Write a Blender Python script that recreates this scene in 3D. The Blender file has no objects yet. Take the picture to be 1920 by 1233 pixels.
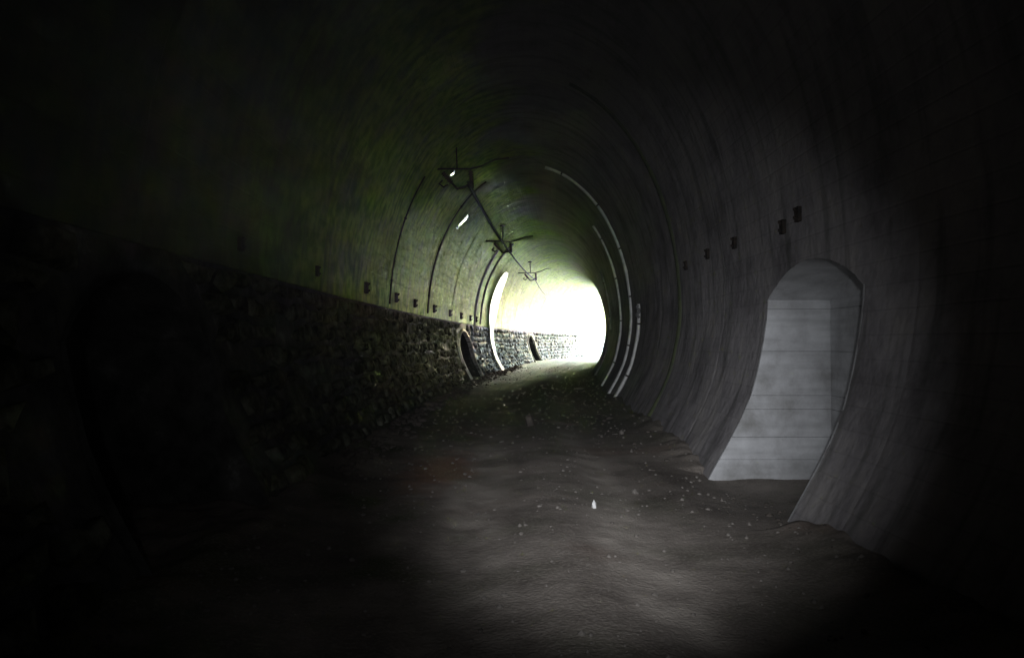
import bpy, bmesh, math, random
import numpy as np
from mathutils import Vector, noise, Matrix
R = math.radians
random.seed(7)
sc = bpy.context.scene
COL = sc.collection

# ------------------------------------------------------------------ camera, world, sun, torch, exposure
cam_d = bpy.data.cameras.new('camera'); cam = bpy.data.objects.new('camera', cam_d); COL.objects.link(cam)
cam.location = (0, 0, 1.5); cam.rotation_euler = (R(91.0), 0, 0)
cam_d.lens = 26.0; cam_d.sensor_width = 36; cam_d.clip_start = 0.05; cam_d.clip_end = 2000
sc.camera = cam
SUN_AZ = R(68)      # heading of the sun, clockwise from +Y
SUN_EL = R(24)
w = bpy.data.worlds.new('World'); sc.world = w; w.use_nodes = True
nt = w.node_tree; bg = nt.nodes['Background']
sky = nt.nodes.new('ShaderNodeTexSky'); sky.sky_type = 'NISHITA'; sky.sun_disc = False
sky.sun_elevation = SUN_EL; sky.sun_rotation = SUN_AZ
nt.links.new(sky.outputs[0], bg.inputs[0]); bg.inputs[1].default_value = 0.15
sl = bpy.data.lights.new('sun', 'SUN'); so = bpy.data.objects.new('sun', sl); COL.objects.link(so)
sl.energy = 5.0; sl.angle = R(0.5); sl.color = (1, .95, .86)
sd = Vector((math.sin(SUN_AZ)*math.cos(SUN_EL), math.cos(SUN_AZ)*math.cos(SUN_EL), math.sin(SUN_EL)))
so.rotation_euler = sd.to_track_quat('Z', 'Y').to_euler(); so.location = sd*200
# the photographer's torch, whose pool of light the photograph shows on the floor and in the right-hand recess
# (a torch has a hot spot, a halo and a wide weak spill: one lamp for each, at the same place)
for nm_, en, sz, tg in (('torch_hot_spot', 1.15, 33, (1.08, 8.0, .66)), ('torch_halo', .78, 44, (1.1, 8.0, 1.25)), ('torch_spill', .04, 56, (-.8, 8.0, 1.3))):
    tl = bpy.data.lights.new(nm_, 'SPOT'); to = bpy.data.objects.new(nm_, tl); COL.objects.link(to)
    tl.energy = en; tl.spot_size = R(sz); tl.spot_blend = 1.0; tl.shadow_soft_size = 0.05; tl.color = (.92, .94, 1.0)
    to.location = (-0.1, -0.5, 1.75)
    to.rotation_euler = (Vector(to.location)-Vector(tg)).to_track_quat('Z', 'Y').to_euler()
vs = sc.view_settings
vs.view_transform = 'Standard'; vs.look = 'None'; vs.gamma = 1; vs.use_curve_mapping = False; vs.exposure = 10.4
sc.render.engine = 'CYCLES'
cy = sc.cycles
cy.use_denoising = True
cy.max_bounces = 14; cy.diffuse_bounces = 12; cy.glossy_bounces = 3
cy.caustics_reflective = False; cy.caustics_refractive = False
cy.sample_clamp_indirect = 0; cy.use_adaptive_sampling = False; cy.blur_glossy = 1

# ------------------------------------------------------------------ tunnel geometry
S0, S1 = -24.0, 90.3
DS = 0.05
def kap(s): return 1/252 if s < 45 else 1/252 + (1/110-1/252)*min(1, (s-45)/10)
_s = np.arange(0, 140, DS); _th = [-.031]; _x = [.25]; _y = [0]
for s in _s[1:]:
    _th.append(_th[-1]+kap(s)*DS)
    _x.append(_x[-1]+math.sin(_th[-1])*DS); _y.append(_y[-1]+math.cos(_th[-1])*DS)
_sb = np.arange(0, 40, DS); bx = [.25]; by = [0]; bt = [-.031]
for s in _sb[1:]:
    bt.append(bt[-1]-DS/252); bx.append(bx[-1]-math.sin(bt[-1])*DS); by.append(by[-1]-math.cos(bt[-1])*DS)
SS = np.concatenate([-_sb[::-1], _s[1:]]); TH = np.array(bt[::-1]+_th[1:]); XX = np.array(bx[::-1]+_x[1:]); YY = np.array(by[::-1]+_y[1:])
def axis(s):
    return float(np.interp(s, SS, XX)), float(np.interp(s, SS, YY)), float(np.interp(s, SS, TH))
HW, Z0, BV = 2.85, 2.1, 4.3
def P(z):
    if z <= Z0:
        return HW + float(np.interp(z, [-.6, 0, .3, .6, .9, 1.2, 1.5, 1.8, 2.1], [-.98, -.66, -.49, -.33, -.2, -.12, -.06, -.015, 0]))
    return HW*math.sqrt(max(0, 1-((z-Z0)/BV)**2))
prof = [(-P(z), z) for z in np.linspace(-.6, Z0, 40)]
for a in np.linspace(0, math.pi, 120)[1:-1]: prof.append((-HW*math.cos(a), Z0+BV*math.sin(a)))
prof += [(P(z), z) for z in np.linspace(Z0, -.6, 40)]
prof = np.array(prof); dl = np.hypot(*np.diff(prof, axis=0).T); TT = np.concatenate([[0], np.cumsum(dl)]); TL = TT[-1]
MID = int(np.argmax(prof[:, 1]))
def tl_of(z): return float(np.interp(z, prof[:MID+1, 1], TT[:MID+1]))          # left side
def tr_of(z): return TL - tl_of(z)
def off_pt(t):
    x = float(np.interp(t, TT, prof[:, 0])); z = float(np.interp(t, TT, prof[:, 1]))
    e = .04; dx = float(np.interp(t+e, TT, prof[:, 0])-np.interp(t-e, TT, prof[:, 0])); dz = float(np.interp(t+e, TT, prof[:, 1])-np.interp(t-e, TT, prof[:, 1]))
    L = math.hypot(dx, dz) or 1
    return x, z, -dz/L, dx/L        # outward normal (x, z)
def wp(s, t, o=0.0):
    """world point on the tunnel profile at arc length s, profile length t, moved outward by o"""
    cx, cy_, th = axis(s); x, z, nx, nz = off_pt(t); x += nx*o; z += nz*o
    return (cx + x*math.cos(th), cy_ - x*math.sin(th), z)
def at(s, off, z):
    cx, cy_, th = axis(s); return (cx + off*math.cos(th), cy_ - off*math.sin(th), z)

# ------------------------------------------------------------------ helpers
class MB:
    def __init__(s): s.v = []; s.f = []; s.uv = []
    def face(s, pts, uvs=None):
        n = len(s.v); s.v += [tuple(p) for p in pts]; s.f.append(tuple(range(n, n+len(pts)))); s.uv += list(uvs) if uvs else [(0, 0)]*len(pts)
    def grid(s, P_, nu, nv, uv=None, flip=False):
        n = len(s.v); s.v += P_
        for i in range(nu-1):
            for j in range(nv-1):
                q = [n+i*nv+j, n+(i+1)*nv+j, n+(i+1)*nv+j+1, n+i*nv+j+1]
                if flip: q = q[::-1]
                s.f.append(tuple(q)); s.uv += [uv[k-n] if uv else (0, 0) for k in q]
    def box(s, c, h, M=None):
        pts = [Vector((c[0]+a*h[0], c[1]+b*h[1], c[2]+d*h[2])) for a in (-1, 1) for b in (-1, 1) for d in (-1, 1)]
        if M: pts = [M @ p for p in pts]
        n = len(s.v); s.v += [tuple(p) for p in pts]
        for f in ((0, 1, 3, 2), (4, 6, 7, 5), (0, 4, 5, 1), (2, 3, 7, 6), (0, 2, 6, 4), (1, 5, 7, 3)):
            s.f.append(tuple(n+k for k in f)); s.uv += [(0, 0)]*4
    def tube(s, pts, r, seg=8, caps=True):
        pts = [Vector(p) for p in pts]; n = len(s.v); m = len(pts)
        rr = r if isinstance(r, (list, tuple)) else [r]*m
        up = None
        for i, p in enumerate(pts):
            d = (pts[min(i+1, m-1)]-pts[max(i-1, 0)]).normalized()
            if up is None: up = d.orthogonal().normalized()
            a = (up - d*up.dot(d)); a = a.normalized() if a.length > 1e-5 else d.orthogonal().normalized(); up = a; b = d.cross(a)
            for k in range(seg):
                q = 2*math.pi*k/seg; s.v.append(tuple(p + (a*math.cos(q)+b*math.sin(q))*rr[i]))
        for i in range(m-1):
            for k in range(seg):
                s.f.append((n+i*seg+k, n+i*seg+(k+1) % seg, n+(i+1)*seg+(k+1) % seg, n+(i+1)*seg+k)); s.uv += [(0, 0)]*4
        if caps:
            s.f.append(tuple(n+k for k in range(seg))[::-1]); s.uv += [(0, 0)]*seg
            s.f.append(tuple(n+(m-1)*seg+k for k in range(seg))); s.uv += [(0, 0)]*seg
    def build(s, name, mat, parent=None, smooth=False, kind=None):
        me = bpy.data.meshes.new(name); me.from_pydata(s.v, [], s.f)
        uvl = me.uv_layers.new(name='UVMap'); uvl.data.foreach_set('uv', [c for u in s.uv for c in u])
        me.materials.append(mat)
        if smooth: me.polygons.foreach_set('use_smooth', [True]*len(me.polygons))
        me.update(); o = bpy.data.objects.new(name, me); COL.objects.link(o)
        if parent: o.parent = parent
        if kind: o['kind'] = kind
        return o
def tag(o, label=None, cat=None, group=None, kind=None):
    if label: o['label'] = label
    if cat: o['category'] = cat
    if group: o['group'] = group
    if kind: o['kind'] = kind
    return o
def empty(name, loc=(0, 0, 0), rz=0):
    o = bpy.data.objects.new(name, None); COL.objects.link(o); o.location = loc; o.rotation_euler.z = rz; o.empty_display_size = .2; return o
def copy_tree(o, parent=None):
    c = o.copy(); COL.objects.link(c); c.parent = parent
    for ch in list(o.children): copy_tree(ch, c)
    return c

def mat(name, stops, scale=2.0, detail=8, rough=.9, bump=.3, bscale=12, bdist=.02, extra=None, stretch=(1, 1, 1), metal=0, spec=.3):
    m = bpy.data.materials.new(name); m.use_nodes = True; t = m.node_tree; N = t.nodes; L = t.links
    b = N['Principled BSDF']; b.inputs['Roughness'].default_value = rough; b.inputs['Metallic'].default_value = metal; b.inputs['Specular IOR Level'].default_value = spec
    g = N.new('ShaderNodeNewGeometry'); mp = N.new('ShaderNodeMapping'); mp.inputs['Scale'].default_value = stretch; L.new(g.outputs['Position'], mp.inputs[0])
    n1 = N.new('ShaderNodeTexNoise'); n1.inputs['Scale'].default_value = scale; n1.inputs['Detail'].default_value = detail; n1.inputs['Roughness'].default_value = .65; L.new(mp.outputs[0], n1.inputs[0])
    cr = N.new('ShaderNodeValToRGB'); e = cr.color_ramp.elements
    while len(e) < len(stops): e.new(.5)
    for k, (p, c) in enumerate(stops): e[k].position = p; e[k].color = (*c, 1)
    L.new(n1.outputs[0], cr.inputs[0])
    col = cr.outputs[0]
    n2 = N.new('ShaderNodeTexNoise'); n2.inputs['Scale'].default_value = bscale; n2.inputs['Detail'].default_value = 8; L.new(mp.outputs[0], n2.inputs[0])
    hgt = n2.outputs[0]
    if extra: col, hgt = extra(t, col, hgt, mp.outputs[0])
    L.new(col, b.inputs['Base Color'])
    if bump:
        bp = N.new('ShaderNodeBump'); bp.inputs['Strength'].default_value = bump; bp.inputs['Distance'].default_value = bdist; L.new(hgt, bp.inputs['Height']); L.new(bp.outputs[0], b.inputs['Normal'])
    return m
def mix(t, fac, a, b, mode='MIX'):
    n = t.nodes.new('ShaderNodeMix'); n.data_type = 'RGBA'; n.blend_type = mode
    for sock, v in ((n.inputs['Factor'], fac), (n.inputs[6], a), (n.inputs[7], b)):
        if hasattr(v, 'links'): t.links.new(v, sock)
        else: sock.default_value = (*v, 1) if isinstance(v, tuple) else v
    return n.outputs[2]
def math_(t, op, a, b=0.0, clamp=False):
    n = t.nodes.new('ShaderNodeMath'); n.operation = op; n.use_clamp = clamp
    for i, v in enumerate((a, b)):
        if hasattr(v, 'links'): t.links.new(v, n.inputs[i])
        else: n.inputs[i].default_value = v
    return n.outputs[0]
def rng(t, v, a, b, c=0., d=1.):
    n = t.nodes.new('ShaderNodeMapRange'); n.interpolation_type = 'SMOOTHSTEP'; t.links.new(v, n.inputs[0])
    for k, q in zip((1, 2, 3, 4), (a, b, c, d)):
        if hasattr(q, 'links'): t.links.new(q, n.inputs[k])
        else: n.inputs[k].default_value = q
    return n.outputs[0]
def noise_n(t, vec, scale, detail=4):
    n = t.nodes.new('ShaderNodeTexNoise'); n.inputs['Scale'].default_value = scale; n.inputs['Detail'].default_value = detail; t.links.new(vec, n.inputs[0]); return n.outputs[0]

# vault: board-marked concrete; algae on the outer (left) side, wet streaks running down, u = metres along, v = metres round
def vault_extra(t, col, hgt, vec):
    N = t.nodes; L = t.links
    uv = N.new('ShaderNodeUVMap'); sp = N.new('ShaderNodeSeparateXYZ'); L.new(uv.outputs[0], sp.inputs[0])
    n1 = noise_n(t, vec, .35, 5); n2 = noise_n(t, vec, 1.7, 8)
    v = math_(t, 'ADD', sp.outputs[1], math_(t, 'MULTIPLY', math_(t, 'SUBTRACT', n1, .5), 5.0))
    left = rng(t, v, math_(t, 'ADD', rng(t, sp.outputs[0], 24, 40, 0, 2.4), 8.6), 7.2)
    alg = math_(t, 'MULTIPLY', left, rng(t, n2, .30, .52, .72, 1.0))
    g = mix(t, rng(t, noise_n(t, vec, 5, 6), .3, .7), (.17, .31, .035), (.46, .62, .11))
    col = mix(t, alg, col, g)
    # streaks that run down the profile
    mp = N.new('ShaderNodeMapping'); mp.inputs['Scale'].default_value = (3.2, .28, 1); L.new(uv.outputs[0], mp.inputs[0])
    st = rng(t, noise_n(t, mp.outputs[0], 1.6, 7), .50, .66)
    col = mix(t, math_(t, 'MULTIPLY', st, .38), col, (.04, .05, .035))
    mp2 = N.new('ShaderNodeMapping'); mp2.inputs['Scale'].default_value = (5.0, .35, 1); mp2.inputs['Location'].default_value = (7, 3, 0); L.new(uv.outputs[0], mp2.inputs[0])
    st2 = rng(t, noise_n(t, mp2.outputs[0], 1.3, 6), .58, .70)
    col = mix(t, math_(t, 'MULTIPLY', st2, .12), col, (.55, .55, .48))
    # formwork boards
    bd = math_(t, 'FRACT', math_(t, 'MULTIPLY', sp.outputs[1], 5.0))
    edge = rng(t, math_(t, 'ABSOLUTE', math_(t, 'SUBTRACT', bd, .5)), .42, .5)
    idx = math_(t, 'FLOOR', math_(t, 'MULTIPLY', sp.outputs[1], 5.0))
    cb = N.new('ShaderNodeCombineXYZ'); L.new(idx, cb.inputs[0]); L.new(math_(t, 'FLOOR', math_(t, 'MULTIPLY', sp.outputs[0], .2)), cb.inputs[1])
    wn = N.new('ShaderNodeTexWhiteNoise'); L.new(cb.outputs[0], wn.inputs[0])
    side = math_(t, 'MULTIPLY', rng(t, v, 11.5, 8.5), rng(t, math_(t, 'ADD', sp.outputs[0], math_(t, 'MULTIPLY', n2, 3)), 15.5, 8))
    col = mix(t, math_(t, 'MULTIPLY', side, .9), col, (.055, .055, .05))      # shade painted in: left side and crown darkened toward the camera
    col = mix(t, math_(t, 'MULTIPLY', edge, .07), col, (.03, .035, .02))
    col = mix(t, .12, col, mix(t, wn.outputs[0], (.3, .3, .3), (1, 1, 1)), 'MULTIPLY')
    hgt = math_(t, 'SUBTRACT', math_(t, 'ADD', hgt, math_(t, 'MULTIPLY', wn.outputs[0], .2)), math_(t, 'MULTIPLY', edge, .15))
    return col, hgt
M = {}
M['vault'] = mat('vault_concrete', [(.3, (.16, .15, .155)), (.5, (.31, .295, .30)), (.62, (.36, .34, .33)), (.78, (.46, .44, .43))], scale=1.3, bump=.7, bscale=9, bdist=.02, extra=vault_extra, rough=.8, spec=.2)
def stone_extra(t, col, hgt, vec):
    N = t.nodes; sp = N.new('ShaderNodeSeparateXYZ'); t.links.new(vec, sp.inputs[0])
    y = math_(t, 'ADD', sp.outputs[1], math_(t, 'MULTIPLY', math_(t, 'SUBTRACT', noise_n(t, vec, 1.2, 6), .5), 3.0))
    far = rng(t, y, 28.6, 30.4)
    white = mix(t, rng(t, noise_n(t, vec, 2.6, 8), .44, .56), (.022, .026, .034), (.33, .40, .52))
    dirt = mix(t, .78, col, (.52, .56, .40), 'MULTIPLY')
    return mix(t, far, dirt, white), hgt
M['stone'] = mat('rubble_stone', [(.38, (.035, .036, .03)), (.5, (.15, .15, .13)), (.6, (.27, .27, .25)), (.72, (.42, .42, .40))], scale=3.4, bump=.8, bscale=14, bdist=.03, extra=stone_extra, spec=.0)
M['mortar'] = mat('dark_mortar', [(.35, (.02, .022, .018)), (.6, (.09, .09, .08)), (.8, (.3, .3, .28))], scale=3, bump=.8, bscale=10, bdist=.03)
def conc_extra(t, col, hgt, vec):
    N = t.nodes; mp = N.new('ShaderNodeMapping'); mp.inputs['Scale'].default_value = (.8, .8, 9); t.links.new(vec, mp.inputs[0])
    ln = noise_n(t, mp.outputs[0], 1.0, 6)
    col = mix(t, rng(t, ln, .42, .68, .0, .35), col, (.2, .205, .2), 'MIX')
    return col, math_(t, 'ADD', hgt, math_(t, 'MULTIPLY', ln, 1.2))
M['concrete'] = mat('board_marked_concrete', [(.28, (.22, .22, .21)), (.48, (.40, .405, .41)), (.62, (.50, .51, .515)), (.8, (.56, .57, .57))], scale=1.9, bump=.5, bscale=26, bdist=.008, extra=conc_extra)
M['sheeting'] = mat('white_plastic_sheeting', [(.25, (.7, .7, .7)), (.6, (.86, .87, .86))], scale=3, rough=.5, spec=.6, bump=.3, bscale=6, bdist=.01)
M['white'] = mat('limewash', [(.25, (.45, .45, .43)), (.45, (.76, .77, .75)), (.7, (.85, .86, .84))], scale=4, bump=.5, bscale=20, bdist=.01)
M['strap'] = mat('galvanised_strip', [(.3, (.40, .41, .39)), (.55, (.72, .73, .70)), (.75, (.8, .8, .77))], scale=6, rough=.35, bump=.2, bscale=30, bdist=.005, spec=.6)
M['strap_dull'] = mat('stained_strip', [(.3, (.08, .08, .08)), (.7, (.24, .24, .24))], scale=4, rough=.6, bump=.3)
M['plate'] = mat('glint_plate_metal', [(.3, (.75, .76, .75)), (.7, (.88, .88, .87))], rough=.16, metal=1, bump=0)
M['steel'] = mat('rusty_dark_steel', [(.35, (.016, .015, .013)), (.7, (.05, .036, .026))], scale=14, rough=.85, bump=.3, bscale=40, bdist=.003, spec=.1)
M['copper'] = mat('tarnished_conductor', [(.35, (.02, .025, .02)), (.7, (.045, .05, .04))], scale=20, rough=.9, bump=0, spec=.05)
M['porcelain'] = mat('brown_porcelain', [(.35, (.05, .03, .02)), (.7, (.09, .05, .035))], scale=8, rough=.25, bump=0, spec=.5)
M['rock'] = mat('near_black_rock', [(.3, (.008, .008, .008)), (.7, (.03, .03, .028))], scale=1, bump=.8, bscale=4, bdist=.1)  # near-black, so the far refuge interiors carry their shade in the colour
M['bounce_ground'] = mat('pale_bounce_gravel', [(.3, (.22, .21, .18)), (.7, (.42, .40, .36))], scale=3, bump=.8, bscale=20, bdist=.05)  # unseen outside ground, made pale to bounce daylight up to the crown
M['pebble'] = mat('pale_pebble', [(.3, (.09, .08, .07)), (.7, (.2, .185, .165))], scale=9, bump=.4, bscale=30, bdist=.005)
M['pebble_white'] = mat('white_pebble', [(.3, (.62, .62, .6)), (.7, (.82, .82, .8))], scale=9, bump=.3, bscale=30, bdist=.003)
M['dark_clod'] = mat('dark_clod', [(.3, (.04, .035, .03)), (.7, (.11, .095, .08))], scale=9, bump=.6, bscale=30, bdist=.01)
def floor_extra(t, col, hgt, vec):
    N = t.nodes; L = t.links
    uv = N.new('ShaderNodeUVMap'); sp = N.new('ShaderNodeSeparateXYZ'); L.new(uv.outputs[0], sp.inputs[0])
    off = math_(t, 'ADD', sp.outputs[1], math_(t, 'MULTIPLY', math_(t, 'SUBTRACT', noise_n(t, vec, .25, 3), .5), .8))
    # wheel tracks: paler, compacted
    d1 = rng(t, math_(t, 'ABSOLUTE', math_(t, 'SUBTRACT', off, -.45)), .42, .10)
    d2 = rng(t, math_(t, 'ABSOLUTE', math_(t, 'SUBTRACT', off, .78)), .36, .06)
    tr = math_(t, 'MAXIMUM', d1, d2)
    tr = math_(t, 'MULTIPLY', tr, rng(t, noise_n(t, vec, 2.1, 9), .36, .62, .25, .9))
    col = mix(t, tr, col, (.42, .375, .325))
    gr = math_(t, 'MULTIPLY', rng(t, noise_n(t, vec, .8, 6), .5, .62), rng(t, off, -.4, -1.2, .25, .9))
    col = mix(t, math_(t, 'MULTIPLY', gr, .8), col, (.06, .085, .03))
    rd = rng(t, noise_n(t, vec, .55, 3), .55, .68)
    col = mix(t, math_(t, 'MULTIPLY', rd, .4), col, (.20, .135, .10))
    # rust-coloured spill on the left of the track
    cb = N.new('ShaderNodeCombineXYZ'); L.new(math_(t, 'MULTIPLY', math_(t, 'SUBTRACT', sp.outputs[0], 8.8), .55), cb.inputs[0]); L.new(math_(t, 'MULTIPLY', math_(t, 'ADD', off, 1.05), 1.6), cb.inputs[1])
    ln = N.new('ShaderNodeVectorMath'); ln.operation = 'LENGTH'; L.new(cb.outputs[0], ln.inputs[0])
    sp_ = rng(t, math_(t, 'ADD', ln.outputs['Value'], math_(t, 'MULTIPLY', noise_n(t, vec, 2.5, 6), 1.0)), 1.5, .7)
    col = mix(t, math_(t, 'MULTIPLY', sp_, .7), col, (.30, .16, .10))
    # darker, patchy ground further in
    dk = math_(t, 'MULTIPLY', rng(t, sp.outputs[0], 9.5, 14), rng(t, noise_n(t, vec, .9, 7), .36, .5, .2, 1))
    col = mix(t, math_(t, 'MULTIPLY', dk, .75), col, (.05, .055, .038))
    fine = noise_n(t, vec, 45, 5)
    col = mix(t, rng(t, fine, .5, .62, 0, .3), col, (.36, .33, .29))
    return col, math_(t, 'ADD', hgt, math_(t, 'MULTIPLY', fine, 1.3))
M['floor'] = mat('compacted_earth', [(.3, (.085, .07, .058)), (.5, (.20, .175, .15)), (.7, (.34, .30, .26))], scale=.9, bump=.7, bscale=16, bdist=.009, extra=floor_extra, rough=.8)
M['mud'] = M['floor']

# ------------------------------------------------------------------ openings
def arch_top(ds, hw, spring, rise):
    """height of the opening at distance ds from its middle; None outside"""
    if abs(ds) > hw: return None
    Rr = (hw*hw+rise*rise)/(2*rise)
    return spring + math.sqrt(max(0, Rr*Rr-ds*ds)) - (Rr-rise)
LEFT = [dict(s=5.45, hw=1.05, sp=1.5, rise=.5), dict(s=28.3, hw=1.6, sp=1.35, rise=.55), dict(s=52.6, hw=1.4, sp=1.45, rise=.5)]
RN = dict(s=7.42, hw=1.17, sp=1.99, rise=.34)
def opening(s, lst):
    for n in lst:
        if abs(s-n['s']) <= n['hw']+1e-6: return n
    return None

# ------------------------------------------------------------------ ground, rock mass, outside
def floor_z(s, o):
    z = .05*math.exp(-((o-.25)/.42)**2) - .03*math.exp(-((o+.5)/.3)**2) - .035*math.exp(-((o-.95)/.3)**2)
    z += .085*min(.6, max(0, abs(o)-1.5))
    n = noise.fractal(Vector((s*.22, o*1.0, 3.1)), 1.0, 2.0, 3)
    z += .03*n + .008*noise.noise(Vector((s*2.3, o*2.3, 9)))
    # loose spoil against the foot of the right wall
    z -= .17*math.exp(-((s-7.9)/1.7)**2)*max(0, min(1, (o-1.5)/.7))
    z += .06*math.exp(-((o-.6)/.5)**2)*max(0, min(1, (s-12)/8))
    # dirt banked against the foot of the walls, but not in the right-hand recess
    k_ = max(0, min(1, (abs(o)-1.65)/.5)); nn = noise.noise(Vector((s*1.1, o*2, 5)))+.5*noise.noise(Vector((s*4.1, o*5, 2)))
    if not (o > 0 and abs(s-7.42) < 1.5): z += k_*k_*(.07+.09*nn)
    z += .004*noise.noise(Vector((s*5.3, o*5.3, 1)))+.003*noise.noise(Vector((s*13, o*13, 1)))
    return z
ss = np.concatenate([np.arange(S0, 0, 1.0), np.arange(0, 2, .2), np.arange(2, 14, .05), np.arange(14, 44, .2), np.arange(44, S1+6, .5)])
oo = np.linspace(-3.6, 3.6, 120)
mb = MB(); pts = []; uv = []
for s in ss:
    for o in oo: pts.append(at(s, o, floor_z(s, o))); uv.append((s, o))
mb.grid(pts, len(ss), len(oo), uv)
tag(mb.build('tunnel_floor', M['floor'], smooth=True), 'compacted brown earth floor with pale wheel tracks', kind='structure')

mb = MB(); pts = []; sr = np.linspace(S0-2, S1, 58); nr = 40      # rock round the lining
for s in sr:
    for k in range(nr):
        a = 2*math.pi*k/(nr-1); q = 4.6+.3*noise.noise(Vector((s*.4, math.cos(a)*2, math.sin(a)*2)))
        pts.append(at(s, -q*math.cos(a), 2.6+math.sin(a)*q*1.08))
mb.grid(pts, len(sr), nr)
mb.face([at(S0-2, -4.7*math.cos(2*math.pi*k/24), 2.6+5.1*math.sin(2*math.pi*k/24)) for k in range(24)])
tag(mb.build('rock_mass', M['rock']), kind='structure')
gx, gy, gth = axis(S1)
mb = MB(); n = 30
def ow(a, b): return at(S1, 0, 0)[0] + a*math.cos(gth)+b*math.sin(gth), at(S1, 0, 0)[1] - a*math.sin(gth)+b*math.cos(gth)
pts = []
for i in range(n):
    for j in range(n):
        a = -60+120*i/(n-1); b = .2+(j/(n-1))**1.6*600
        x, y = ow(a*(1+b/60), b); pts.append((x, y, -.12 + max(0, abs(a)-12)*.02*noise.noise(Vector((x*.05, y*.05, 0)))))
mb.grid(pts, n, n)
tag(mb.build('outside_ground', M['bounce_ground']), kind='structure')

# ------------------------------------------------------------------ vault, ring by ring
vault = empty('tunnel_vault'); vault['kind'] = 'structure'; vault['label'] = 'board-marked concrete tunnel vault in rings, green with algae on the left'
TB = tl_of(2.22)
def wall_disp(s, t, amp=1.0):
    p = Vector(wp(s, t)); f = 1.0
    if t > TL*.6 and 5.2 < s < 9.8: f = .0 if 6.1 < s < 8.8 else .35
    return f*amp*(.022*noise.fractal(p*.8, 1.0, 2.0, 4) + .012*noise.noise(p*3.1))
def patch(mb, sl_, lo, hi, nt_, ring=None, disp=True, dn=0.0):
    pts = []; uv = []
    for s in sl_:
        a, b = lo(s), hi(s)
        for k in range(nt_):
            t = a+(b-a)*k/(nt_-1); o = dn
            if disp: o += wall_disp(s, t)
            if ring:
                e = min(s-ring[0], ring[1]-s)
                if e < .045: o += (.02 if t < TL*.55 else .005)*(1-e/.045)
            pts.append(wp(s, t, o)); uv.append((s, t))
    mb.grid(pts, len(sl_), nt_, uv)
JOINTS = [S0]+[.4+5*k for k in range(-4, 19)]+[S1]
def slist(a, b, st): 
    n_ = max(2, int(round((b-a)/st))+1); return list(np.linspace(a, b, n_))
for a, b in zip(JOINTS[:-1], JOINTS[1:]):
    st = .25 if 0 <= a < 45 else .6
    mb = MB(); cuts = [a, b]
    for n_ in (RN,):
        for q in (n_['s']-n_['hw'], n_['s']+n_['hw']):
            if a < q < b: cuts.append(q)
    cuts.sort(); nt_ = 90 if a < 45 else 60
    if a < 0: nt_ = 40
    for c, d in zip(cuts[:-1], cuts[1:]):
        mid = (c+d)/2; sl_ = slist(c, d, st if not opening(mid, [RN]) else .06)
        if c == a: sl_ = [a, a+.045]+[q for q in sl_ if q > a+.06]
        if d == b: sl_ = [q for q in sl_ if q < b-.06]+[b-.045, b]
        n_ = opening(mid, [RN])
        if n_: hi = lambda s, n_=n_: tr_of(arch_top(max(-n_['hw'], min(n_['hw'], s-n_['s'])), n_['hw'], n_['sp'], n_['rise']))-.012*noise.noise(Vector((s*8, 0, 3)))
        else: hi = lambda s: TL
        patch(mb, sl_, lambda s: TB, hi, nt_, ring=(a, b))
    # bottom lip of the vault above the rubble wall
    sl_ = slist(a, b, 1.0); pts = []; uv = []
    for s in sl_:
        for o in (-.0, .3): pts.append(wp(s, TB, o+(wall_disp(s, TB) if o == 0 else 0))); uv.append((s, TB))
    mb.grid(pts, len(sl_), 2, uv)
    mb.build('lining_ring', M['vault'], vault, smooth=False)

# ------------------------------------------------------------------ left rubble wall
wall = empty('rubble_wall'); tag(wall, 'rough rubble stone side wall along the left, under the green vault', 'wall')
mb = MB(); cuts = sorted([S0, S1]+[n_['s']+k*n_['hw'] for n_ in LEFT for k in (-1, 1)])
ZT = 2.27; TBT = tl_of(ZT)
for c, d in zip(cuts[:-1], cuts[1:]):
    n_ = opening((c+d)/2, LEFT)
    if n_: lo = lambda s, n_=n_: tl_of(arch_top(max(-n_['hw'], min(n_['hw'], s-n_['s'])), n_['hw'], n_['sp'], n_['rise']))
    else: lo = lambda s: 0.0
    patch(mb, slist(c, d, .1 if n_ else .35), lo, lambda s: TBT, 14, disp=True, dn=.045)
mb.build('mortar_bed', M['mortar'], wall)
rowh = .275; t0 = tl_of(-.12); rows = int((TB-t0)/rowh)+1; rowh = (TB-t0)/rows
stones = []
rs = random.Random(11)
def jit(i, j, salt):
    r_ = random.Random(i*7919+j*104729+salt); return r_.uniform(-1, 1), r_.uniform(-1, 1)
wcell = .56
s_from, s_to = 2.6, S1-.5
ncol = int((s_to-s_from)/wcell)
def node(i, j):     # i column in half cells, j row line
    a, b = jit(i, j, 5)
    return s_from+i*wcell*.5+a*.15, t0+j*rowh+(0 if j in (0, rows) else b*.105)
for j in range(rows):
    for i in range(ncol):
        h = 2*i+(j % 2)
        if rs.random() < .09: continue
        poly = [node(h, j), node(h+1, j), node(h+2, j), node(h+2, j+1), node(h+1, j+1), node(h, j+1)]
        cs = sum(p[0] for p in poly)/6; ct = sum(p[1] for p in poly)/6
        zc = off_pt(ct)[1]
        bad = False
        for n_ in LEFT:
            for p in poly:
                at_ = arch_top(p[0]-n_['s'], n_['hw']+.05, n_['sp']+.05, n_['rise'])
                if at_ is not None and off_pt(p[1])[1] < at_: bad = True
        if bad: continue
        d = math.hypot(*wp(cs, ct)[:2]); sinv = 0
        x, y, _ = wp(cs, ct); th = axis(cs)[2]; view = math.atan2(x, y); ang = abs(math.sin(th-view))
        score = wcell*rowh*max(ang, .02)/(d*d) if (y > .5 and abs(x/y) < .72) else 0
        stones.append((score, poly, cs, ct))
stones.sort(key=lambda q: -q[0])
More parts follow.
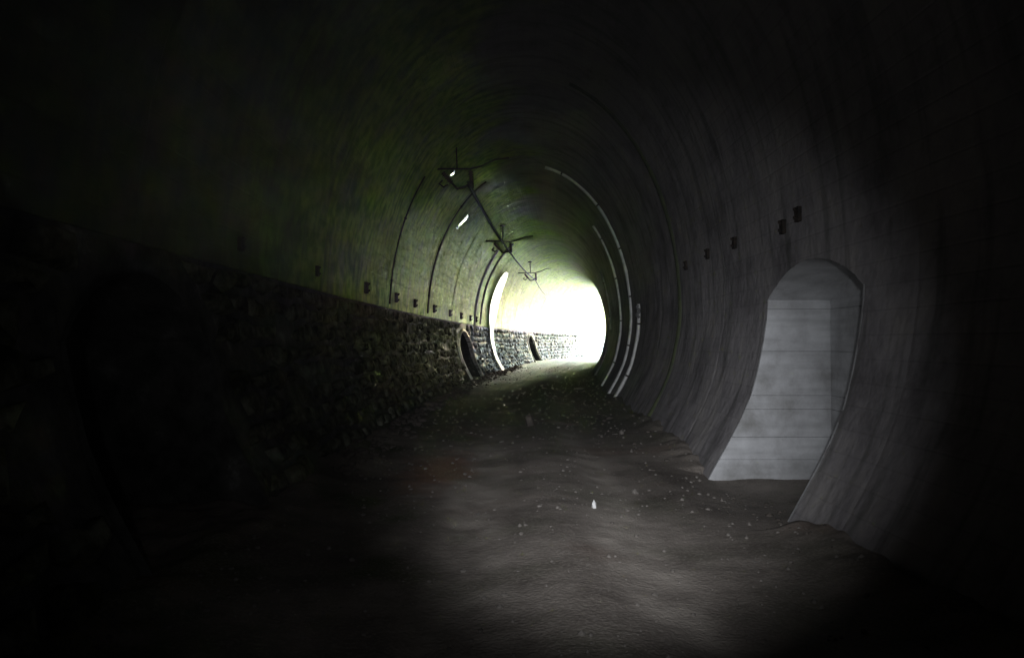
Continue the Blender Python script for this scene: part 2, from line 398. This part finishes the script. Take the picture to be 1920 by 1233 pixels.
def stone_into(mb, poly, cs, ct, rr):
    g = .022+rr.random()*.03; proud = -(-.02+rr.random()*.075); n = len(poly)
    ring0 = []; ring1 = []; ring2 = []
    for k in range(n):
        a = poly[k]; nx = poly[(k+1) % n]
        for q, w_ in ((a, 1.0), (((a[0]+nx[0])/2, (a[1]+nx[1])/2), 1.0+rr.uniform(-.03, .05))):
            ds_, dt_ = (q[0]-cs)*w_, (q[1]-ct)*w_
            fs = 1-g/.26; ft = 1-g/.135; L = 1
            ring0.append((cs+ds_*fs, ct+dt_*ft))
            ring1.append((cs+ds_*(fs-.07), ct+dt_*(ft-.17)))
            ring2.append((cs+ds_*.6, ct+dt_*.5))
    m = len(ring0); n0 = len(mb.v)
    ti = rr.uniform(-.03, .03); tj = rr.uniform(-.07, .07)
    for s, t in ring0: mb.v.append(wp(s, t, .07))
    for s, t in ring1: mb.v.append(wp(s, t, proud+.018+ti*(s-cs)+tj*(t-ct)+rr.uniform(-.008, .008)))
    for s, t in ring2: mb.v.append(wp(s, t, proud+ti*(s-cs)+tj*(t-ct)+rr.uniform(-.012, .012)))
    mb.v.append(wp(cs, ct, proud-.004))
    for r0 in (0, m):
        for k in range(m):
            mb.f.append((n0+r0+k, n0+r0+(k+1) % m, n0+r0+m+(k+1) % m, n0+r0+m+k)); mb.uv += [(0, 0)]*4
    for k in range(m): mb.f.append((n0+2*m+k, n0+2*m+(k+1) % m, n0+3*m)); mb.uv += [(0, 0)]*3
rest = MB(); cnt = 0
for sc_, poly, cs, ct in stones:
    rr = random.Random(int(cs*1000)*31+int(ct*1000))
    if sc_ > 0 and cnt < 299:
        m_ = MB(); stone_into(m_, poly, cs, ct, rr); m_.build('stone', M['stone'], wall, smooth=True); cnt += 1
    else: stone_into(rest, poly, cs, ct, rr)
rest.build('stone_courses', M['stone'], wall, smooth=True, kind='stuff')

# ------------------------------------------------------------------ niches (local frame: origin on the axis, x across, y along)
def niche_body(n_, side, back, root, matn, courses=None, surround=False):
    hw, sp, rise = n_['hw'], n_['sp'], n_['rise']; B = -.35
    for jy in (-1, 1):
        zs = courses if courses else None
        mb = MB(); pts = []
        zz = np.linspace(B, sp, 22)
        o_ = .03 if courses else 0
        for z in zz:
            for k in range(2): pts.append((side*(P(z)-(.0 if not surround else .0)+ (back-P(z))*k), jy*(hw+o_), z))
        mb.grid(pts, len(zz), 2)
        mb.build('side_wall', M['mortar'] if courses else matn, root)
    # soffit
    aa = np.linspace(-hw, hw, 25); mb = MB(); pts = []
    for a in aa:
        z = arch_top(a, hw, sp, rise)
        for k in np.linspace(0, 1, 4): pts.append((side*(P(z)+(back-P(z))*k), a, z))
    mb.grid(pts, 25, 4); mb.build('soffit', matn, root, smooth=True)
    mb = MB(); poly = [(side*(back-.003), a, arch_top(a, hw+.04, sp, rise)) for a in np.linspace(-hw-.04, hw+.04, 25)]
    mb.face([(side*back, -hw-.06, B)]+poly+[(side*back, hw+.06, B)]); mb.build('back_wall', matn, root)
    if surround:
        mb = MB(); wd = .085; path = [(-hw, z) for z in np.linspace(B, sp, 12)]+[(a, arch_top(a, hw, sp, rise)) for a in np.linspace(-hw, hw, 17)[1:-1]]+[(hw, z) for z in np.linspace(sp, B, 12)]
        rs_ = random.Random(3); pts = []
        for a, z in path:
            if z < sp-.001 or abs(abs(a)-hw) < .01: oa, oz = a+math.copysign(wd*rs_.uniform(.8, 1.25), a), z
            else:
                q = wd*rs_.uniform(.8, 1.2); dx = a/hw; oa, oz = a+dx*q*.8, z+q
            pts += [(side*(P(z)+.12), a, z), (side*(P(z)-.035), a, z), (side*(P(oz)-.03), oa, oz), (side*(P(oz)+.1), oa, oz)]
        mb.grid(pts, len(path), 4); mb.build('surround', M['white'], root)
labs = ['dark arched refuge recess in the left stone wall, nearest to us', 'black arched refuge recess with pale whitewashed edges, at the foot of the lit left wall',
        'small dark refuge recess far along the bright stone wall, beyond the white sheet']
for n_, lb in zip(LEFT, labs):
    x, y, th = axis(n_['s']); r_ = empty('refuge_niche', (x, y, 0), -th); tag(r_, lb, 'niche', 'refuge recesses in the left wall')
    niche_body(n_, -1, 3.9, r_, M['rock'] if n_['s'] > 20 else M['mortar'], surround=n_['s'] > 20)
x, y, th = axis(RN['s']); r_ = empty('concrete_niche', (x, y, 0), -th)
tag(r_, 'pale concrete refuge recess with low arched top in the right wall', 'niche')
CZ = [-.3, .14, .40, .72, .88, 1.39, 1.88, 1.99]; BK = 3.59
niche_body(RN, 1, BK, r_, M['concrete'], courses=CZ)
for jy in (-1, 1):
    for a, b in zip(CZ[:-1], CZ[1:]):
        mb = MB(); g = .002; zz = list(np.linspace(a+g, b-g, 5)); pr = RN['hw']+random.uniform(-.004, .003); pts = []
        for z in zz:
            pts += [(P(z)+.002, jy*(pr+.03), z), (P(z)+.001, jy*pr, z), (BK-.01, jy*pr, z), (BK-.01, jy*(pr+.03), z)]
        mb.grid(pts, len(zz), 4)
        for z in (zz[0], zz[-1]): mb.face([(P(z), jy*pr, z), (BK-.01, jy*pr, z), (BK-.01, jy*(pr+.03), z), (P(z), jy*(pr+.03), z)])
        mb.build('concrete_course', M['concrete'], r_)
for a, b in zip(CZ[:-1], CZ[1:]):
    mb = MB(); mb.box((BK-.012+random.uniform(-.003, .003), 0, (a+b)/2), (.01, RN['hw']-.012, (b-a)/2-.005)); mb.build('concrete_course', M['concrete'], r_)

# ------------------------------------------------------------------ strips and pipes on the lining
def rib(name, s, ta, tb, r, m, label, cat, group=None, o=-.02, n=60, wobble=.0, clamps=True, parent=None):
    mb = MB(); mb.tube([wp(s+wobble*math.sin(k*.35+s), ta+(tb-ta)*k/(n-1), o) for k in range(n)], r, 8); root = mb.build(name, m, smooth=True)
    tag(root, label, cat, group)
    if clamps:
        k = ta+.5
        while k < tb-.2:
            c = Vector(wp(s, k, o)); x, z, nx, nz = off_pt(k); th = axis(s)[2]
            Nn = Vector((nx*math.cos(th), -nx*math.sin(th), nz)); A = Vector((math.sin(th), math.cos(th), 0)); B = Nn.cross(A)
            Mx = Matrix((A, B, Nn)).transposed().to_4x4(); Mx.translation = c
            b = MB(); b.box((0, 0, -r*.6), (r*2.2, .02, .012), Mx); b.box((r*1.9, 0, r*.2), (.012, .02, r*.9), Mx); b.box((-r*1.9, 0, r*.2), (.012, .02, r*.9), Mx)
            b.build('clamp', M['steel'], root); k += 1.35
    return root
G1 = 'drainage strips over the right side of the vault'
rib('drainage_strip', 20.4, tr_of(6.34), tr_of(-.02), .052, M['strap'], 'longest pale drainage strip, curving from the crown down the right wall', 'drainage strip', G1)
rib('drainage_strip', 23.6, tr_of(5.2), tr_of(-.02), .045, M['strap'], 'pale drainage strip just behind the longest one on the right wall', 'drainage strip', G1)
rib('drainage_strip', 29.3, tr_of(4.3), tr_of(2.0), .05, M['strap_dull'], 'short dim drainage strip high up, farthest along the right wall', 'drainage strip', G1)
rib('drainage_strip', 30.2, tr_of(1.3), tr_of(-.02), .05, M['strap_dull'], 'short dim drainage strip at the foot of the right wall, farthest along', 'drainage strip', G1)
rib('drainage_strip', 13.4, tr_of(6.2), tr_of(-.02), .10, M['vault'], 'broad low rib of grey mortar, nearest of the strips on the right vault', 'drainage strip', G1, o=.055, clamps=False)
rib('downpipe', 18.7, tr_of(2.45), tr_of(-.05), .05, M['strap'], 'pale wall pipe with clamps, low on the right wall in front of the long strip', 'pipe', n=30)
mb = MB()
for q in (0, .12): mb.tube([wp(18.6+q, tr_of(2.42)+k*.04, -.05-.03*math.sin(k*1.3)) for k in range(9)], .035, 6)
mb.build('pipe_outlet', M['strap_dull'], bpy.data.objects['downpipe'])
G2 = 'drainage strips on the left wall'
rib('drainage_strip', 31.2, tl_of(1.9), tl_of(5.4), .05, M['strap'], 'thin pale drainage strip left of the bright white sheet', 'drainage strip', G2)
rib('drainage_strip', 32.9, tl_of(2.3), tl_of(5.9), .04, M['strap_dull'], 'thin grey drainage strip close beside the bright white sheet', 'drainage strip', G2)
rib('drainage_strip', 20.6, tl_of(2.3), tl_of(6.0), .026, M['steel'], 'dark stained drainage strip curving up the green left vault to the crown', 'drainage strip', G2)
rib('drainage_strip', 15.5, tl_of(2.3), tl_of(5.0), .018, M['steel'], 'dark stained drainage strip on the green left vault, nearest of those there', 'drainage strip', G2)
for s_, z_, L_, W_, lb in ((21.8, 5.08, .25, .20, 'bright metal plate added for a glint on the green vault, below the nearer wire bracket'), (17.2, 5.45, .12, .15, 'small metal plate added for a glint high on the dark vault, beside the nearer wire bracket')):
    c_ = Vector(wp(s_, tl_of(z_), -.07))
    h_ = ((Vector(at(68, -2.6, 3.4))-c_).normalized()+(Vector((0, 0, 1.5))-c_).normalized()).normalized()  # added plate, tilted to mirror the bright far wall at the camera
    y_ = (Vector((0, 1, 0))-h_*h_.y).normalized(); a_ = y_.cross(h_)
    root = None; mb = MB()
    for e0, e1 in ((-.006, .0),):
        top = []; bot = []
        for k in range(9):
            q = k/8*2-1
            for e in (-1, -.5, 0, .5, 1):
                p = c_+a_*L_*q+y_*W_*e*(1-.08*q*q); top.append(tuple(p+h_*.004*math.cos(q*2.0))); bot.append(tuple(p-h_*.012))
        mb.grid(top, 9, 5); mb.grid(bot, 9, 5, flip=True)
    root = mb.build('glint_plate', M['plate'], smooth=True); tag(root, lb, 'metal plate', 'added glint plates on the vault')
    for q in (-.8, .8):
        b = MB(); p = c_+a_*L_*q; b.tube([p-h_*.05, p+h_*.02], .014, 6); b.build('bolt', M['steel'], root)

# white sheet hanging down the left wall
mb = MB(); ta, tb = tl_of(.02), tl_of(5.0); pts = []; nk = 50
for k in range(nk):
    t = ta+(tb-ta)*k/(nk-1); f = k/(nk-1)
    w_ = np.interp(f, [0, .12, .2, .32, .40, .48, .62, .8, .92, .97, 1], [.30, .5, .36, .6, .55, 1.0, 1.45, 1.3, 1.0, .75, .35])*(1+.16*noise.noise(Vector((k*.45, 0, 0)))); c = 35.9+.5*f
    for q in np.linspace(-1, 1, 9): pts.append(wp(c+q*w_+.12*noise.noise(Vector((k*.5, q*2, 4))), t, -.10-.015*math.sin(q*9+f*5)))
mb.grid(pts, nk, 9)
sh = mb.build('white_sheet', M['sheeting'], smooth=True); tag(sh, 'tall bright white lining sheet hanging down the left wall between the refuges', 'sheet')
sm = sh.modifiers.new('thickness', 'SOLIDIFY'); sm.thickness = .012
# pale lime run beside the second refuge is part of its surround

# ------------------------------------------------------------------ cable brackets
def bracket_proto():
    r_ = empty('cable_bracket')
    b = MB(); b.box((0, -.02, 0), (.075, .032, .12)); b.build('plate', M['steel'], r_)
    for z in (-.075, .065):
        b = MB(); b.tube([(0, .0, z), (0, -.06, z), (0, -.085, z+.012), (0, -.09, z+.04)], .016, 6); b.build('peg', M['steel'], r_)
    b = MB(); b.tube([(.03, -.012, .1), (.03, -.03, .1)], .014, 6); b.build('bolt', M['steel'], r_)
    return r_
bp = bracket_proto(); first = True
def put_bracket(s, z, side, label, group, sc_=1.0):
    global first
    o = bp if first else copy_tree(bp); first = False
    t = tl_of(z) if side < 0 else tr_of(z); o.location = wp(s, t, -.02); th = axis(s)[2]
    # local -y faces the tunnel middle
    o.rotation_euler = (0, 0, -th+(-math.pi/2 if side > 0 else math.pi/2)); o.scale = (sc_, sc_, sc_)
    tag(o, label, 'bracket', group)
ls = [7.3, 10.1, 13.2, 16.1, 18.5, 21.6, 24.8, 27.4, 29.9, 31.6]
nm = ['lost in the dark at far left', 'second from the left, in the dark', 'third from the left, first clear one', 'fourth from the left', 'fifth from the left', 'sixth from the left',
      'seventh from the left', 'eighth from the left, above the refuge', 'ninth from the left, right of the refuge', 'last before the white sheet']
for s, q in zip(ls, nm): put_bracket(s, 2.47, -1, 'small dark cable bracket above the stones, '+q, 'cable brackets along the left wall', (.6 if s < 12 else .85) if s < 20 else .95)
for s, z, q in ((7.5, 2.80, 'largest, over the concrete recess'), (7.95, 2.74, 'right beside the largest one over the recess'), (9.7, 2.8, 'left of the concrete recess'), (11.1, 2.82, 'second to the left of the concrete recess'), (12.6, 2.8, 'farthest from the concrete recess')):
    put_bracket(s, z, 1, 'small dark cable bracket on the right vault, '+q, 'cable brackets along the right wall', .62)

# ------------------------------------------------------------------ overhead line remains
def support_proto():
    r_ = empty('wire_support')        # local x across (right +), y along, z absolute
    def part(n_, m, f, par=None):
        b = MB(); f(b); return b.build(n_, m, par or r_, smooth=True)
    zl = lambda off: Z0+BV*math.sqrt(1-(off/HW)**2)
    arm = part('cantilever_tube', M['steel'], lambda b: b.tube([(-2.22, 0, 5.28), (-1.6, 0, 5.30), (-1.0, 0, 5.28), (-.75, 0, 5.34), (-.45, 0, 5.47), (-.15, 0, 5.50)], .02, 8))
    part('hanger_rod', M['steel'], lambda b: b.tube([(-1.3, 0, 5.3), (-1.32, 0, zl(-1.32)+.03)], .018, 6))
    part('anchor_plate', M['steel'], lambda b: b.box((-1.32, 0, zl(-1.32)-.03), (.10, .1, .015)))
    part('anchor_plate', M['steel'], lambda b: b.box((-2.27, 0, 5.27), (.03, .12, .14)))
    def ins(b, a, c):
        a = Vector(a); c = Vector(c); pts = []; rr = []
        for k in range(15):
            pts.append(a.lerp(c, k/14)); rr.append(.06 if k % 2 else .03)
        b.tube(pts, rr, 10)
    part('insulator', M['porcelain'], lambda b: ins(b, (-1.62, 0, 5.22), (-1.42, 0, 4.98)))
    part('insulator', M['porcelain'], lambda b: ins(b, (-1.0, 0, 5.24), (-.98, 0, 4.98)))
    part('steady_arm', M['steel'], lambda b: b.tube([(-1.42, 0, 4.98), (-1.3, .02, 4.86), (-1.12, .03, 4.9), (-.98, 0, 4.98)], .025, 8))
    part('wire_clamp', M['steel'], lambda b: b.box((-1.0, 0, 4.93), (.055, .09, .06)))
    part('hook', M['steel'], lambda b: b.tube([(-1.62, 0, 5.05), (-1.7, 0, 4.97), (-1.6, .0, 4.9), (-1.5, 0, 4.95)], .022, 6))
    return r_
sp0 = support_proto(); SUPS = []
for i, (s, dx, rz, lb) in enumerate(((16.0, -.18, -.03, 'nearest tunnel roof wire support, dark and blurred'), (28.0, .0, .06, 'middle roof wire support with curved tube and insulators, against the green vault'),
                                   (40.2, .05, -.05, 'third roof wire support, black against the bright vault'), )):
    o = sp0 if i == 0 else copy_tree(sp0)
    x, y, th = axis(s); o.location = (x+dx, y, 0); o.rotation_euler.z = -th+rz*3; tag(o, lb, 'wire support', 'wire supports under the tunnel roof'); SUPS.append(Vector(at(s, -1.0+dx, 4.87)))
SUPS.append(Vector(at(51.0, -1.55, 4.75)))
wl = ['thick dark conductor between the first and second roof supports', 'conductor between the second and third roof supports', 'thin conductor hanging loose beyond the third roof support']
for i, (a, b) in enumerate(zip(SUPS[:-1], SUPS[1:])):
    mb = MB(); mb.tube([a.lerp(b, k/16)-Vector((0, 0, .09*math.sin(math.pi*k/16))) for k in range(17)], (.036, .027, .020)[i], 7)
    tag(mb.build('conductor_wire', M['copper'], smooth=True), wl[i], 'wire', 'overhead conductors between supports')

# ------------------------------------------------------------------ floor debris
def rock_mesh(b, c, r, rr, sq=(1, 1, .7)):
    n0 = len(b.v); bm = bmesh.new(); bmesh.ops.create_icosphere(bm, subdivisions=1, radius=1)
    sc_ = [rr.uniform(.75, 1.2) for _ in range(3)]
    for v in bm.verts:
        q = 1+rr.uniform(-.2, .2); b.v.append((c[0]+v.co.x*r*q*sc_[0]*sq[0], c[1]+v.co.y*r*q*sc_[1]*sq[1], c[2]+v.co.z*r*q*sc_[2]*sq[2]))
    for f in bm.faces: b.f.append(tuple(n0+v.index for v in f.verts)); b.uv += [(0, 0)]*3
    bm.free()
rr = random.Random(5); b = MB()
for k in range(4200):
    s = 2.2+rr.random()**1.5*42; o = rr.uniform(-2.1, 2.15); r = rr.choice([.004, .005, .007, .009, .014, .02])*(1+s*.02)
    if abs(o) < 1.4 and r > .015 and rr.random() < .7: continue
    rock_mesh(b, at(s, o, floor_z(s, o)+r*.2), r, rr)
b.build('gravel', M['pebble'], kind='stuff')
b = MB()
for k in range(170):
    if k % 2:
        s = 8.5+rr.random()*16; o = rr.gauss(.9, .6); r = abs(rr.gauss(.02, .018))+.008; rock_mesh(b, at(s, o, floor_z(s, o)), r, rr); continue
    s = 6.7+rr.gauss(0, .9); o = 1.9+rr.gauss(.25, .28); r = abs(rr.gauss(.01, .01))+.006
    if o > 3.1 or o < 1.45: continue
    if o > P(.15)-.0 and abs(s-RN['s']) > RN['hw']-.05: continue
    rock_mesh(b, at(s, o, floor_z(s, o)), r, rr)
for k in range(500):
    s = 8+rr.random()*34; o = -2.15+abs(rr.gauss(0, .18)); r = abs(rr.gauss(.035, .02))+.012
    rock_mesh(b, at(s, o, floor_z(s, o)+r*.3), r, rr)
b.build('rubble', M['dark_clod'], kind='stuff')
def lone(px, py, r, m, label, cat='stone', name='loose_stone', sq=(1, 1, .8)):
    y = 1.5*1387/(py-640); x = (px-960)/1387*y
    b = MB(); rock_mesh(b, (0, 0, 0), r, rr, sq); o = b.build(name, m)
    cx, cy_, th = axis(y); off = (x-cx)/math.cos(th); o.location = (x, y, floor_z(y, off)+r*.45); tag(o, label, cat)
lone(1113, 952, .042, M['pebble_white'], 'bright white pebble alone in the lit middle of the floor', sq=(.7, .9, 1.1))
lone(753, 780, .055, M['pebble_white'], 'small pale pebble on the dark floor at left')
lone(1047, 802, .032, M['pebble'], 'small grey stone in the dark middle of the floor')
lone(1165, 814, .05, M['pebble'], 'grey stone toward the foot of the right wall')
lone(1085, 731, .11, M['pebble'], 'flat grey stone farthest off, in the dark before the strips', sq=(1.3, 1, .4))
lone(993, 800, .14, M['dark_clod'], 'dark lump of earth standing on the floor left of centre track', name='earth_clod', sq=(.8, 1, 1.1), cat='clod')
lone(1190, 918, .045, M['pebble'], 'greyish stone at the edge of the pale track right of centre')

# ------------------------------------------------------------------ portal headwall
mb = MB(); n = 40; pts = []
for k in range(n):
    t = TL*k/(n-1); x, z, nx, nz = off_pt(t)
    for q in (0, 1): 
        X, Zz = (x, z) if q == 0 else (x*3.4, max(z*1.9, -.5) if z > 0 else z)
        pts.append(at(S1, X, Zz))
mb.grid(pts, n, 2); 
hwl = mb.build('portal_headwall', M['stone']); tag(hwl, 'stone headwall round the far tunnel mouth', 'headwall')
smd = hwl.modifiers.new('thickness', 'SOLIDIFY'); smd.thickness = .6; smd.offset = 0
# a sampling aid only: a Cycles portal at the tunnel mouth gives no light of its own
pl = bpy.data.lights.new('mouth_portal', 'AREA'); po = bpy.data.objects.new('mouth_portal', pl); COL.objects.link(po)
pl.shape = 'RECTANGLE'; pl.size = 6.2; pl.size_y = 7.2; pl.cycles.is_portal = True
x, y, th = axis(S1+.5); po.location = (x, y, 3.0)
inw = Vector((math.sin(th), math.cos(th), 0)); po.rotation_euler = inw.to_track_quat('Z', 'Y').to_euler()

# ------------------------------------------------------------------ thin volume added to imitate lens bloom round the daylight
hb = MB(); hb.box((40, 30, 3), (110, 100, 6.6)); hm = bpy.data.materials.new('bloom_haze'); hm.use_nodes = True; tt = hm.node_tree; tt.nodes.clear()
o_ = tt.nodes.new('ShaderNodeOutputMaterial'); v_ = tt.nodes.new('ShaderNodeVolumePrincipled'); v_.inputs['Density'].default_value = .0007
v_.inputs['Color'].default_value = (.9, .92, .95, 1); v_.inputs['Anisotropy'].default_value = .6
tt.links.new(v_.outputs[0], o_.inputs['Volume']); hb.build('bloom_haze', hm, kind='stuff')
